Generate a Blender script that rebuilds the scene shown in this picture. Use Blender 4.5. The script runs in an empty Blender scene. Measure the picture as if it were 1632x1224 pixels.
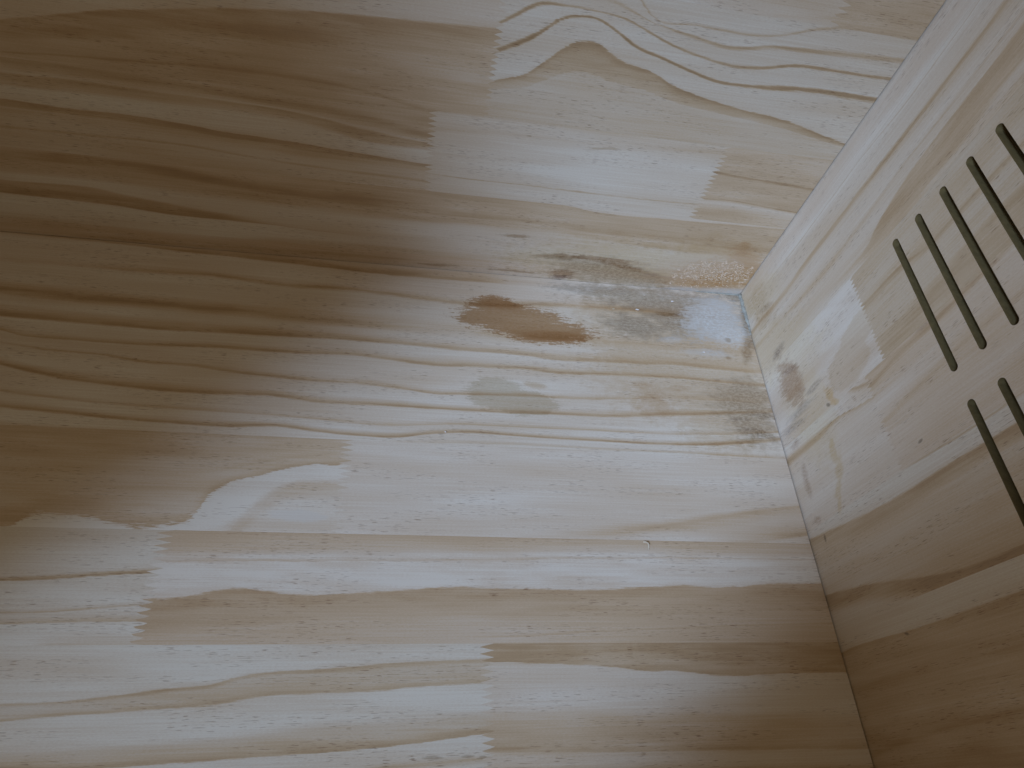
import bpy, math
import numpy as np
from mathutils import Matrix, Vector

# ------------------------------------------------------------------ camera, light, exposure
scene = bpy.context.scene
cam_data = bpy.data.cameras.new('camera')
cam_data.sensor_fit = 'HORIZONTAL'
cam_data.sensor_width = 36.0
cam_data.lens = 23.493
cam_data.clip_start = 0.01
cam_data.clip_end = 50.0
camera = bpy.data.objects.new('camera', cam_data)
scene.collection.objects.link(camera)
right = Vector((0.98503088, -0.03764599, 0.16821695))
up = Vector((-0.05870218, 0.84427401, 0.53268702))
back = Vector((-0.16207473, -0.53458786, 0.82942607))
m = Matrix((right, up, back)).transposed().to_4x4()
m.translation = Vector((-0.29454388, -0.3805729, 0.4205465))
camera.matrix_world = m
scene.camera = camera

world = bpy.data.worlds.new('World')
scene.world = world
world.use_nodes = True
bg = world.node_tree.nodes['Background']
bg.inputs['Color'].default_value = (1.0, 0.905, 0.69, 1)
bg.inputs['Strength'].default_value = 0.32

def aim(o, target):
    o.rotation_euler = (Vector(target) - o.location).to_track_quat('-Z', 'Y').to_euler()

lamp_data = bpy.data.lights.new('window_lamp', 'SPOT')
lamp_data.energy = 460.0
lamp_data.color = (0.53, 0.76, 1.16)
lamp_data.shadow_soft_size = 0.30
lamp_data.spot_size = math.radians(30.0)
lamp_data.spot_blend = 1.0
lamp = bpy.data.objects.new('window_lamp', lamp_data)
scene.collection.objects.link(lamp)
lamp.location = (-1.33, -1.30, 1.32)
aim(lamp, (-0.075, -0.045, -0.025))
lamp.scale = (0.38, 0.55, 1.0)

scene.view_settings.view_transform = 'Standard'
scene.view_settings.look = 'None'
scene.view_settings.exposure = 0.0
scene.view_settings.gamma = 1.0
scene.view_settings.use_curve_mapping = False
scene.render.engine = 'CYCLES'
scene.cycles.max_bounces = 4
scene.cycles.diffuse_bounces = 3
scene.cycles.glossy_bounces = 1
scene.cycles.use_adaptive_sampling = True
scene.cycles.adaptive_threshold = 0.02

C = scene.collection

# ------------------------------------------------------------------ grain and stain tables (board millimetres)
# region: (tone at the first edge, tone at the last edge, growth rings [(profile [(mm across, tone)], course [(along, across, strength)])])
REGIONS = {
 'floor_rear': (0.12, 0.2, [
  ([(-0.6,0.62),(0.6,0.16)],[(-624.4,0.7,0.4),(-495.1,3.64,0.8),(-465.1,5.21,1),(-418.0,6.84,1),(-369.8,8.5,1),(-320.2,10.88,1),(-279.7,11.07,1),(-238.3,10.58,0.9),(-211.8,10.44,0.2),(-163.1,10.04,0),(-2.1,8.89,0)]),
  ([(-6.07,0.15),(-2.43,0.33),(-0.49,0.53),(0.1,0.55),(2.62,0.15)],[(-614.8,27.3,0.4),(-539.7,27.03,0.4),(-489.4,27.5,0.7),(-460.6,26.75,1),(-432.8,26.81,1),(-389.5,30.35,1),(-360.6,29.81,1.1),(-330.7,29.85,1),(-293.1,32.4,0.9),(-246.7,35.49,0.8),(-217.8,33.92,0.8),(-196.2,31.11,0.9),(-166.2,28.79,0.9),(-126.3,27.53,0.8),(-87.3,27.8,1),(-68.7,28.05,1),(-6.6,27.64,0.4)]),
  ([(-10.12,0.2),(-4.05,0.39),(-0.81,0.6),(0.1,0.62),(5.62,0.2)],[(-605.7,52.58,1.1),(-581.2,54.01,1.1),(-540.5,56.15,1.1),(-494.0,57.26,1.05),(-451.2,58.92,1),(-413.1,59.36,0.95),(-385.3,60.88,0.85),(-357.1,61.83,0.7),(-320.9,62.71,0.5),(-284.0,63.61,0.4),(-246.7,63.95,0.4),(-218.8,65.19,0.8),(-183.0,63.95,0.9),(-149.5,62.32,0.7),(-103.7,62.85,0.3),(-3.6,63.57,0.3)]),
  ([(-10.12,0.12),(-4.05,0.36),(-0.81,0.63),(0.1,0.66),(1.5,0.12)],[(-597.9,74.5,1),(-573.3,77.66,1),(-543.9,78.76,1),(-503.8,79.51,1),(-462.2,80.24,1),(-409.8,78.98,1),(-382.7,78.91,0.9),(-341.1,78.2,0.8),(-298.1,78.64,0.7),(-246.7,80.87,0.7),(-219.2,81.02,0.7),(-201.3,81.97,0.7),(-173.2,83.94,0.7),(-138.2,83.01,0.6),(-109.8,82.64,0.6),(-85.1,81.35,0.6),(-4.8,83.99,0.5)]),
  ([(-4.46,0.16),(-1.78,0.34),(-0.36,0.54),(0.1,0.56),(1.31,0.16)],[(-592.9,88.23,0.9),(-569.2,89.85,0.9),(-555.5,93.48,0.9),(-519.5,94.66,0.9),(-464.5,94.35,1),(-446.7,93.41,1),(-407.5,92.92,1),(-367.1,92.98,1),(-332.9,91.93,1),(-304.3,93.64,1),(-271.5,96.24,1),(-246.8,94.92,1),(-219.6,94.6,1),(-201.9,94.43,1),(-174.2,96.45,1),(-143.2,95.35,1),(-103.1,94.21,1),(-46.0,94.94,0.8),(-6.4,97.03,0.6)]),
  ([(-3.65,0.14),(-1.46,0.3),(-0.29,0.48),(0.1,0.5),(1.12,0.14)],[(-589.8,97.01,0.5),(-536.3,103.54,0.8),(-496.9,105.62,0.9),(-470.9,109.39,1),(-440.8,109.73,1),(-404.0,113.89,1),(-364.1,116.35,1),(-323.6,116.72,1),(-296.1,118.6,1),(-270.9,121.78,1),(-246.8,120.73,1),(-220.4,119.54,1),(-198.3,119.2,1),(-176.0,119.41,0.9),(-151.7,118.96,0.7),(-114.5,115.43,0.5),(-66.4,113.48,0.4),(-5.0,113.08,0.3)]),
  ([(-5.26,0.14),(-2.11,0.37),(-0.42,0.63),(0.1,0.66),(1.5,0.14)],[(-584.9,110.62,1),(-560.2,116.81,1),(-528.4,124.52,1),(-498.0,127.88,1),(-461.0,130.86,1),(-429.8,131.8,1),(-388.6,130.61,1),(-349.1,133.72,0.9),(-309.1,133.8,0.9),(-267.8,134.4,0.85),(-220.8,134.74,0.8),(-177.1,133.75,0.8),(-132.0,132.72,0.8),(-93.2,129.34,0.8),(-44.5,124.76,0.7),(-2.2,121.08,0.6)]),
  ([(-3.24,0.12),(-1.3,0.23),(-0.26,0.35),(0.1,0.36),(1.12,0.12)],[(-575.8,135.76,1),(-553.0,138.06,1),(-499.7,142.79,1),(-457.8,144.54,1),(-408.5,145.47,1),(-386.3,146.13,1),(-347.6,147.86,1),(-308.0,150.13,1),(-253.6,146.59,1),(-221.2,146.34,1),(-178.0,146.07,1.1),(-118.9,146.06,1.1),(-87.9,146.04,1),(-48.7,143.97,1),(-7.3,140.12,1)]),
  ([(-4.05,0.1),(-1.62,0.32),(-0.32,0.56),(0.1,0.58),(1.31,0.1)],[(-572.2,145.99,0.8),(-549.3,149.25,0.8),(-514.5,151.83,1),(-479.0,154.47,1),(-443.1,155.75,1),(-409.3,156.73,1),(-378.4,154.54,1),(-346.5,157.69,1),(-320.2,159.24,1),(-296.6,159.49,1),(-274.0,155.32,0.9),(-246.8,152.36,0.9),(-221.4,153.06,0.9),(-193.2,154.16,1),(-149.7,154.52,1),(-97.5,155.05,1),(-58.4,153.12,1),(-26.0,149.35,1),(-0.8,145.89,0.8)]),
  ([(-2.43,0.1),(-0.97,0.18),(-0.19,0.27),(0.1,0.28),(1.12,0.1)],[(-567.0,160.48,1),(-507.4,164.45,1),(-465.2,164.03,1),(-392.1,165.84,1),(-221.6,160.68,0.8),(-147.1,161.11,1),(-67.7,161.52,1.6),(-0.9,163.22,1.8)]),
 ]),
 'floor_mid_left': (0.32, 0.12, [
  ([(-3,0.27),(0,0.3),(3,0.25)],[(-556.6,189.34,1),(-482.5,189.12,1),(-426.1,192.45,1),(-381.6,181.62,1),(-332.0,173.32,1)]),
  ([(-6,0.27),(-1.2,0.41),(-0.25,0.44),(0.3,0.03),(5,0.02)],[(-540.3,234.74,1),(-521.9,230.87,1),(-512.8,227.16,1),(-509.1,222.75,1),(-493.6,221.92,1),(-477.5,222.66,1),(-460.3,226.97,1),(-443.6,228.92,1),(-433.4,226.67,1),(-420.8,224.73,1),(-415.8,220.52,1),(-414.0,211.34,1),(-405.8,201.26,1),(-399.4,196.67,1),(-383.9,192.09,1),(-371.2,187.54,1),(-349.4,182.51,1),(-337.2,182.45,1),(-325.1,180.53,1)]),
  ([(-5,0.03),(0,0.2),(6,0.22)],[(-537.6,242.15,1),(-398.9,236.22,1),(-383.8,216.7,1),(-370.5,203.47,1),(-355.7,197.23,1),(-323.6,197.83,1)]),
 ]),
 'floor_mid_right': (0.13, 0.16, [
  ([(-4,0.12),(0,0.13),(4,0.12)],[(-340.4,191.27,1),(-177.8,189.67,1),(9.7,192.77,1)]),
  ([(-1.5,0.12),(-0.6,0.17),(-0.12,0.21),(0.1,0.22),(0.62,0.12)],[(-339.8,196.64,0),(-150.5,191.53,0),(-139.0,191.59,1),(-98.9,191.6,1),(-89.4,191.75,0),(14.9,192.59,0)]),
  ([(-7,0.12),(-2,0.3),(0,0.38),(2.5,0.3),(7,0.22)],[(-335.4,237.3,0),(-223.7,230.79,0.3),(-181.0,228.54,0.5),(-143.7,225.49,0.7),(-108.4,219.22,0.9),(-89.2,215.97,1),(-71.0,212.69,1),(-39.3,207.05,1.1),(-16.7,203.48,1.1),(7.3,200.79,0.9)]),
  ([(-2,0.25),(-0.2,0.42),(0.2,0.42),(2,0.2)],[(-334.9,242.11,0),(-92.1,231.47,0),(-44.7,228.68,0.5),(-19.9,225.84,1),(6.0,221.52,1)]),
 ]),
 'floor_front_left': (0.08, 0.1, [
  ([(-3,0.1),(-2.2,0.2),(-0.7,0.5),(0,0.58),(0.5,0.06)],[(-529.9,263.58,1),(-511.5,261.98,1),(-492.2,260.7,1),(-462.6,258.19,1),(-435.3,256.37,1),(-419.9,255.8,1)]),
  ([(-2.4,0.1),(-0.96,0.21),(-0.19,0.33),(0.1,0.34),(1.0,0.1)],[(-523.9,280.26,0.8),(-505.6,279.54,0.8),(-486.5,279.14,1),(-457.6,276.63,1.1),(-432.7,274.41,1),(-416.1,273.26,1)]),
  ([(-4,0.16),(-0.5,0.3),(0.4,0.02),(4,0.02)],[(-521.9,285.88,1),(-503.6,285.55,1),(-475.0,284.53,1),(-433.7,284.15,1),(-413.7,284.13,1)]),
  ([(-2.4,0.05),(-0.96,0.23),(-0.19,0.43),(0.1,0.45),(0.62,0.05)],[(-516.5,300.69,1),(-499.0,299.21,1),(-484.0,298.33,1),(-474.9,297.41,0.6),(-453.1,296.86,0.2),(-411.0,296.71,0)]),
 ]),
 'floor_front_right': (0.4, 0.3, [
  ([(-3,0.33),(0,0.28),(3,0.22)],[(-451.6,238.89,1),(-343.1,236.65,1),(-223.8,235.04,1),(-137.9,235.04,1),(5.9,237.69,1)]),
  ([(-2.1,0.08),(-0.84,0.15),(-0.17,0.23),(0.1,0.24),(0.75,0.08)],[(-448.9,249.87,1),(-360.4,247.68,1),(-264.6,246.13,1),(-138.9,242.39,1),(4.7,241.33,1)]),
  ([(-4,0.05),(-0.4,0.1),(0.3,0.48),(5,0.47),(9,0.41)],[(-443.1,272.71,1),(-423.4,270.81,1),(-408.0,269.26,1),(-396.8,266.63,1),(-387.2,265.08,1),(-370.8,265.67,1),(-350.7,268.1,1),(-317.0,267.09,1),(-288.1,265.72,1),(-272.0,264.04,1),(-252.5,263.08,1),(-234.3,263.31,1),(-209.7,263.48,1),(-171.9,264.34,1),(-141.7,262.86,1),(-124.3,261.89,1),(-104.8,260.88,1),(-77.9,261.87,1),(-35.1,258.93,1),(-0.5,258.15,1),(16.6,257.1,1)]),
  ([(-5,0.39),(0,0.28),(2,0.3)],[(-438.0,293.28,1.5),(-395.4,291.36,1.3),(-337.5,284.41,1),(-263.9,283.61,1),(-185.6,284.28,1),(-7.8,281.29,1)]),
  ([(-1.8,0.26),(-0.72,0.32),(-0.14,0.39),(0.1,0.4),(0.75,0.26)],[(-435.3,303.81,0),(-263.6,294.51,0),(-210.0,292.11,0.6),(-186.1,290.68,1),(-135.6,288.47,1),(-76.6,286.16,1),(-35.5,285.36,0.7),(7.5,284.12,0.7)]),
 ]),
 'floor_edge_left': (0.06, 0.12, [
  ([(-4,0.05),(-0.8,0.12),(-0.2,0.43),(0.5,0.43),(2.2,0.24)],[(-507.3,326.29,0.5),(-490.1,325.71,0.6),(-462.9,325.29,0.7),(-435.5,322.7,0.9),(-407.4,319.4,1),(-388.0,317.77,1),(-373.6,313.78,1),(-358.5,311.67,1),(-334.4,310.59,1),(-313.3,309.46,1),(-291.4,307.62,1),(-269.3,306.78,1),(-237.3,305.99,1),(-214.5,305.46,1)]),
  ([(-2.4,0.26),(-0.6,0.37),(0.1,0.39),(0.9,0.06),(4,0.04)],[(-504.4,334.44,0.7),(-487.5,333.36,0.8),(-461.1,331.26,1),(-433.6,330.31,1),(-405.4,328.4,1),(-381.5,326.66,1),(-366.9,324.09,1),(-333.1,322.38,1),(-301.4,321.54,1),(-280.0,320.19,1),(-258.1,318.82,1),(-215.1,318.01,1)]),
  ([(-3,0.05),(1,0.2),(5,0.26)],[(-499.7,347.44,1),(-401.6,345.76,1),(-363.8,342.85,1),(-321.1,338.96,1),(-279.2,337.98,1),(-241.4,334.91,1),(-215.8,333.43,1)]),
  ([(-3,0.31),(-0.6,0.47),(0.1,0.48),(0.7,0.06),(4,0.05)],[(-497.0,355.12,1),(-437.0,355.84,1),(-399.7,354.41,1),(-362.2,352.9,1),(-329.6,351.74,1),(-299.3,350.45,1),(-268.1,347.89,1),(-236.1,344.29,1),(-216.2,342.51,1)]),
  ([(-3.0,0.08),(-1.2,0.18),(-0.24,0.29),(0.1,0.3),(2.5,0.08)],[(-493.0,366.32,1),(-359.5,365.49,1),(-296.0,360.34,1),(-216.8,356.62,1)]),
 ]),
 'floor_edge_right': (0.5, 0.45, [
  ([(-4,0.48),(-0.3,0.53),(0.3,0.14),(5,0.12)],[(-248.6,305.9,1),(-228.3,307.11,1),(-188.4,308.51,1),(-163.6,309.8,1),(-148.3,311.73,1),(-139.2,312.9,1),(-114.4,313.51,1),(-83.4,316.38,1),(-50.5,315.64,1),(1.5,315.45,1),(21.8,315.66,1)]),
  ([(-4,0.14),(0,0.24),(4,0.3)],[(-248.6,334.45,1),(-189.8,335.24,1),(-112.5,338.07,1),(12.4,341.21,1)]),
  ([(-3,0.33),(-0.8,0.43),(0.3,0.39),(0.9,0.24),(4,0.2)],[(-248.5,353.0,1),(-191.4,354.83,1),(-116.0,356.19,1),(-76.5,356.58,1),(6.0,358.4,1)]),
  ([(-3.0,0.2),(-1.2,0.29),(-0.24,0.39),(0.1,0.4),(2.5,0.2)],[(-248.5,363.26,1),(2.4,368.31,1)]),
 ]),
 'back_low': (0.22, 0.1, [
  ([(-4,0.15),(-0.5,0.2),(-0.1,0.44),(0.4,0.39),(3,0.35)],[(-583.0,-90.55,0.6),(-549.4,-92.43,0.8),(-484.6,-94.17,0.9),(-405.8,-90.17,1),(-341.5,-85.32,1),(-287.1,-84.17,1),(-229.8,-82.44,1),(-181.8,-81.53,1),(-154.9,-78.18,1),(-92.8,-78.68,1),(-0.0,-80.89,0.8),(25.0,-82.14,0.8)]),
  ([(-5,0.35),(-1,0.53),(2,0.51),(5,0.32)],[(-589.8,-75.87,0.7),(-528.3,-78.35,0.9),(-473.4,-77.55,1.05),(-409.0,-68.64,1.1),(-369.2,-67.65,1.1),(-328.3,-66.03,1.15),(-308.7,-65.01,1.1),(-271.7,-62.48,0.9),(-226.9,-64.01,0.75),(-145.8,-58.81,0.75),(-84.9,-58.47,0.75),(3.1,-56.92,0.8)]),
  ([(-3,0.35),(0,0.3),(4,0.1)],[(-597.4,-59.28,1),(-534.3,-61.53,1),(-452.9,-60.32,1),(-410.6,-57.87,1),(-328.4,-52.31,1),(-285.3,-52.94,1),(-225.6,-55.65,1),(-175.3,-54.22,1),(-80.6,-47.48,1),(0.7,-47.55,1)]),
  ([(-3,0.08),(0,0.37),(2,0.53)],[(-599.8,-54.11,1),(-577.5,-51.7,1),(-517.3,-52.08,1),(-488.0,-46.16,1),(-435.7,-38.54,1),(-402.8,-34.0,0.4),(-321.0,-30.84,0),(-222.3,-34.74,0),(5.7,-35.74,0)]),
  ([(-1,0.55),(-0.2,0.55),(0.3,0.04),(5,0.05)],[(-606.0,-40.51,1),(-582.6,-39.71,1),(-511.5,-37.57,1),(-467.5,-33.64,1),(-436.7,-33.34,1),(-402.9,-33.34,0.4),(-321.0,-29.81,0),(-222.1,-33.34,0),(6.5,-34.25,0)]),
  ([(-3,0.1),(0,0.28),(3,0.3)],[(-619.1,-12.05,1),(-529.4,-14.52,1),(-464.0,-9.94,1),(-393.2,-17.19,1),(-321.0,-20.39,0.9),(-271.2,-19.71,0.7),(-193.7,-20.12,0.5),(10.4,-26.68,0.5)]),
  ([(-2.25,0.3),(-0.9,0.35),(-0.18,0.41),(0.1,0.42),(1.88,0.3)],[(-624.4,-0.6,1),(-555.0,-3.28,1),(-465.5,-2.86,1),(-394.4,-6.53,1),(-321.0,-7.38,1),(-270.3,-7.97,0.6),(-191.2,-7.35,0.3),(-7.1,-14.54,0.3)]),
 ]),
 'back_mid_left': (0.38, 0.25, [
  ([(-5,0.28),(0,0.44),(1.5,0.37),(5,0.14)],[(-556.6,-148.0,0.7),(-537.4,-146.94,0.7),(-501.4,-147.04,0.9),(-464.9,-145.42,1),(-432.4,-143.82,1),(-398.9,-141.25,1),(-360.2,-140.07,1.1),(-327.4,-137.83,1.2),(-302.7,-131.76,1.2),(-286.8,-129.06,1.2),(-271.1,-126.75,1.2)]),
  ([(-4,0.4),(0,0.3),(3,0.08)],[(-564.3,-131.36,1),(-544.1,-130.97,1),(-506.8,-131.74,1),(-455.6,-131.75,1),(-418.4,-132.64,1),(-391.8,-132.8,1),(-370.0,-130.33,1),(-352.1,-126.2,1),(-327.6,-120.3,1),(-286.2,-119.5,1),(-270.4,-119.64,1)]),
  ([(-3,0.08),(-0.3,0.14),(0.3,0.53),(3,0.46),(6,0.3)],[(-569.2,-120.57,0.8),(-548.7,-120.08,0.9),(-511.5,-118.36,1),(-477.9,-118.64,1),(-444.0,-116.49,1),(-414.9,-113.41,1),(-402.3,-113.22,1),(-365.7,-110.89,1),(-327.7,-108.47,1),(-288.4,-105.96,1),(-269.1,-105.37,1)]),
  ([(-2,0.3),(0,0.22),(3,0.2)],[(-575.7,-106.45,1),(-518.3,-106.37,1),(-462.2,-105.73,1),(-403.9,-102.98,1),(-372.9,-99.54,1),(-329.6,-99.69,1),(-288.0,-99.44,1),(-268.5,-99.34,1)]),
  ([(-2.25,0.2),(-0.9,0.28),(-0.18,0.37),(0.1,0.38),(1.5,0.2)],[(-579.6,-98.11,1),(-502.2,-99.1,1),(-444.3,-99.33,1),(-405.0,-95.58,1),(-342.6,-92.43,1),(-267.7,-90.33,1)]),
 ]),
 'back_mid_centre': (0.3, 0.12, [
  ([(-5,0.24),(-0.5,0.3),(-0.1,0.48),(0.5,0.42),(2,0.22),(6,0.12)],[(-297.4,-150.47,1),(-287.4,-150.53,1),(-254.0,-152.08,1),(-198.6,-151.42,1),(-175.9,-151.72,1),(-122.5,-154.32,1),(-81.8,-157.03,1),(-67.5,-158.02,1)]),
  ([(-3,0.14),(0,0.2),(3,0.12)],[(-296.6,-133.6,1),(-238.5,-137.89,1),(-173.4,-138.46,1),(-106.8,-142.58,1),(-61.6,-146.25,1)]),
  ([(-4,0.08),(0,0.1),(4,0.08)],[(-295.7,-113.49,1),(-190.8,-118.98,1),(-97.1,-119.0,1),(-49.7,-122.61,1)]),
  ([(-1.05,0.1),(-0.42,0.21),(-0.08,0.33),(0.1,0.34),(0.62,0.1)],[(-295.0,-98.47,1),(-246.6,-96.68,1),(-232.1,-96.95,1),(-174.4,-96.02,1),(-114.9,-95.59,1),(-69.4,-97.37,1),(-37.5,-98.49,1)]),
 ]),
 'back_mid_right': (0.3, 0.3, [
  ([(-4,0.32),(-0.6,0.34),(0.1,0.68),(0.8,0.6),(2.4,0.36)],[(-106.6,-130.69,1),(-83.0,-127.82,1),(-52.0,-125.21,1),(-30.8,-124.62,1),(-4.4,-122.86,1),(11.2,-122.58,1)]),
  ([(-4,0.36),(-0.8,0.38),(0,0.58),(0.8,0.3),(3,0.12)],[(-100.2,-102.51,1),(-82.2,-102.5,1),(-56.4,-103.52,1),(-39.3,-102.07,1),(-6.6,-99.44,1),(15.7,-97.84,1)]),
 ]),
 'back_high_left': (0.15, 0.3, [
  ([(-4,0.14),(-0.6,0.16),(0.8,0.48),(6,0.44)],[(-547.3,-168.25,0.8),(-505.8,-177.28,0.9),(-481.4,-183.39,1),(-467.5,-186.87,1),(-432.0,-192.53,1),(-389.6,-198.89,1),(-347.7,-203.06,1),(-294.3,-206.01,1),(-250.4,-208.13,1),(-235.0,-208.92,1)]),
  ([(-5,0.46),(0,0.42),(5,0.35)],[(-552.0,-158.13,1),(-472.7,-169.88,1),(-392.1,-181.82,1),(-321.0,-187.78,1),(-277.0,-190.36,0.7),(-231.9,-193.02,0.5)]),
  ([(-3.75,0.36),(-1.5,0.42),(-0.3,0.49),(0.1,0.5),(1.25,0.36)],[(-555.7,-150.06,1),(-501.0,-155.03,1),(-448.9,-157.94,1),(-395.4,-160.11,1),(-361.7,-159.6,1),(-333.3,-157.32,1),(-297.3,-149.56,1),(-280.9,-144.94,1),(-221.7,-139.27,1)]),
 ]),
 'back_high_right': (0.12, 0.2, [
  ([(-1.8,0.12),(-0.72,0.22),(-0.14,0.34),(0.1,0.35),(1.25,0.12)],[(-260.5,-233.31,1),(-235.4,-246.87,1),(-185.6,-244.66,1),(-162.5,-226.04,1),(-139.3,-226.9,1),(-127.0,-226.47,1),(-90.8,-227.27,1),(-79.8,-230.07,1),(-66.5,-235.11,1),(-44.5,-239.14,1),(-2.5,-238.81,1)]),
  ([(-1.5,0.1),(-0.3,0.42),(0.5,0.4),(2.6,0.14)],[(-259.1,-223.36,0.3),(-233.4,-237.42,0.3),(-196.9,-234.45,0.4),(-162.1,-224.99,0.8),(-136.6,-220.47,1),(-110.5,-217.31,1),(-87.7,-221.47,1.2),(-66.4,-221.81,1.1),(-36.3,-223.41,0.9),(-0.8,-224.93,0.8)]),
  ([(-1.6,0.12),(-0.5,0.5),(0.3,0.55),(1.4,0.08)],[(-256.8,-207.16,1),(-250.3,-212.21,1),(-240.3,-219.85,1),(-231.6,-225.4,1),(-216.7,-226.59,0.6),(-194.5,-226.0,0.4),(-179.4,-224.61,1),(-166.2,-220.28,1),(-145.5,-212.94,1),(-125.2,-208.7,0.9),(-105.0,-205.89,1),(-86.5,-207.34,1),(-67.6,-212.2,1),(-40.0,-212.46,1),(-13.1,-212.08,1),(8.0,-212.98,1)]),
  ([(-1.8,0.08),(-0.6,0.6),(0.6,0.62),(1.6,0.1)],[(-254.7,-192.46,1),(-247.8,-196.26,1),(-229.1,-207.52,1),(-217.8,-218.88,1),(-209.7,-221.92,1),(-196.1,-222.49,1),(-182.6,-216.7,1),(-168.5,-209.13,1),(-148.4,-204.07,1),(-127.4,-198.41,1),(-109.0,-194.65,1),(-80.3,-195.31,1),(-41.7,-198.22,1),(-19.9,-198.21,1),(0.3,-197.9,1),(19.5,-197.41,1)]),
  ([(-3,0.08),(-0.4,0.12),(0.2,0.6),(2,0.44),(8,0.3),(16,0.18)],[(-252.2,-174.27,1),(-244.7,-177.06,1),(-230.0,-183.01,1),(-218.2,-195.84,1),(-209.4,-204.27,1),(-203.3,-207.5,1),(-191.8,-207.65,1),(-175.0,-199.77,1),(-150.9,-194.14,1),(-135.6,-187.73,1),(-114.0,-182.8,1),(-85.2,-178.14,1),(-48.0,-173.35,1),(-26.6,-168.41,1),(-4.4,-163.3,1)]),
  ([(-6,0.2),(0,0.16),(5,0.2)],[(-250.5,-162.21,1),(-202.1,-166.0,1),(-160.9,-168.7,1),(-116.7,-166.48,1),(-70.6,-164.18,1),(-11.1,-158.66,1)]),
 ]),
 'back_top_left': (0.15, 0.14, [
  ([(-3.0,0.14),(-1.2,0.21),(-0.24,0.29),(0.1,0.3),(2.5,0.14)],[(-532.0,-201.66,1),(-385.4,-227.1,1),(-255.3,-243.83,1),(-48.6,-268.78,1)]),
  ([(-2,0.14),(0,0.2),(2,0.15)],[(-541.5,-180.88,1),(-466.2,-190.84,1),(-389.0,-202.79,1),(-294.5,-210.3,1),(-250.3,-212.57,1),(-180.2,-228.13,1),(-55.2,-243.17,1)]),
 ]),
 'back_top_right': (0.32, 0.36, [
  ([(-3.0,0.34),(-1.2,0.38),(-0.24,0.42),(0.1,0.42),(2.5,0.34)],[(-93.9,-268.44,1),(-48.6,-268.78,1),(15.5,-268.22,1)]),
  ([(-2,0.34),(0,0.38),(2,0.36)],[(-79.3,-243.25,1),(-33.1,-246.48,1),(-0.7,-247.55,1)]),
 ]),
 'side_rear': (0.06, 0.3, [
  ([(-1.2,0.04),(-0.5,0.25),(0.2,-0.15),(0.8,0.05),(3,0.1)],[(2.0,20.92,0),(44.7,21.14,0.5),(85.8,22.4,1),(133.2,22.08,1),(166.1,22.24,1),(213.3,25.26,1),(243.9,24.5,1),(273.5,23.42,1),(292.5,20.4,1)]),  # thin groove with its highlight painted in as pale tone, not a ring
  ([(-2.5,0.1),(-0.6,0.36),(0.6,0.36),(3,0.16)],[(-8.6,42.53,1),(12.2,42.56,1),(62.1,44.71,1),(86.5,42.48,1),(137.1,41.36,1),(176.9,41.46,1),(218.8,41.44,1),(249.7,41.15,1),(281.4,40.57,1),(298.4,38.73,1)]),
  ([(-2.5,0.12),(0,0.24),(3,0.14)],[(-15.9,57.49,1),(27.7,59.45,1),(91.1,63.91,1),(145.9,61.86,1),(198.9,57.47,1),(241.1,56.98,1),(286.1,55.18,1)]),
  ([(-3,0.14),(-0.5,0.16),(0.6,0.42),(5,0.38)],[(-13.4,76.13,0),(84.3,77.24,0),(129.2,80.21,0.3),(145.6,79.29,0.8),(157.0,74.18,1),(182.2,67.89,1),(210.1,64.55,1),(256.9,61.6,1),(283.6,59.73,1),(302.2,58.29,1)]),
  ([(-2.5,0.36),(0,0.18),(3,0.2)],[(-15.8,80.97,0),(90.5,81.18,0),(128.5,89.63,0.3),(150.9,90.39,0.8),(171.7,91.81,1),(209.9,87.09,1),(250.4,81.27,1),(291.6,77.21,1)]),
 ]),
 'side_mid_low': (0.05, 0.12, [
  ([(-4,0.05),(0,0.08),(4,0.03)],[(-15.2,67.89,1),(74.3,79.92,1),(126.5,105.28,1),(152.2,111.56,1)]),
  ([(-4,0.04),(0,0.05),(4,0.1)],[(-15.2,102.52,1),(59.3,109.19,1),(100.2,121.81,1),(143.4,139.13,1)]),
 ]),
 'side_mid_high': (0.22, 0.34, [
  ([(-4,0.2),(-1,0.24),(0,0.42),(2,0.3),(5,0.2)],[(92.5,108.04,1),(122.0,111.16,1),(161.2,111.44,1),(180.8,115.6,1),(209.6,114.58,1),(253.8,113.31,1)]),
  ([(-4,0.2),(0,0.26),(4,0.22)],[(119.2,125.55,1),(161.5,127.1,1),(213.0,125.29,1),(259.1,122.48,1)]),
  ([(-5,0.22),(0,0.34),(3,0.38)],[(116.3,143.47,1),(143.7,144.12,1),(182.2,137.97,1),(229.8,133.75,1),(260.4,133.04,1)]),
 ]),
 'side_fore_low': (0.36, 0.12, [
  ([(-1.88,0.14),(-0.1,0.42),(1.5,0.28),(4.5,0.14)],[(-5.1,124.99,1),(23.9,125.81,1),(57.8,130.17,1),(89.8,155.34,1),(113.6,160.8,1)]),
  ([(-4,0.1),(0,0.06),(4,0.06)],[(-8.8,152.38,1),(42.7,158.0,1),(84.0,166.39,1),(114.5,170.7,1)]),
  ([(-2,0.1),(-0.3,0.4),(0.5,0.34),(3,0.12)],[(-15.8,166.39,1),(39.2,166.33,1),(72.5,163.64,1),(101.7,163.68,1),(123.6,165.03,1)]),
 ]),
 'side_fore_high': (0.4, 0.2, [
  ([(-3,0.3),(0,0.45),(3,0.25)],[(99.1,163.53,1),(132.1,158.21,1),(159.6,157.92,1),(201.3,154.72,1),(251.6,148.73,1)]),
  ([(-5,0.2),(0,0.14),(5,0.16)],[(92.5,176.04,1),(137.4,171.81,1),(185.4,167.29,1),(242.8,164.32,1)]),
  ([(-3,0.2),(0,0.3),(3,0.22)],[(92.0,189.44,1),(147.6,182.84,1),(196.1,179.75,1),(242.9,176.28,1)]),
 ]),
 'side_front': (0.12, 0.1, [
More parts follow.
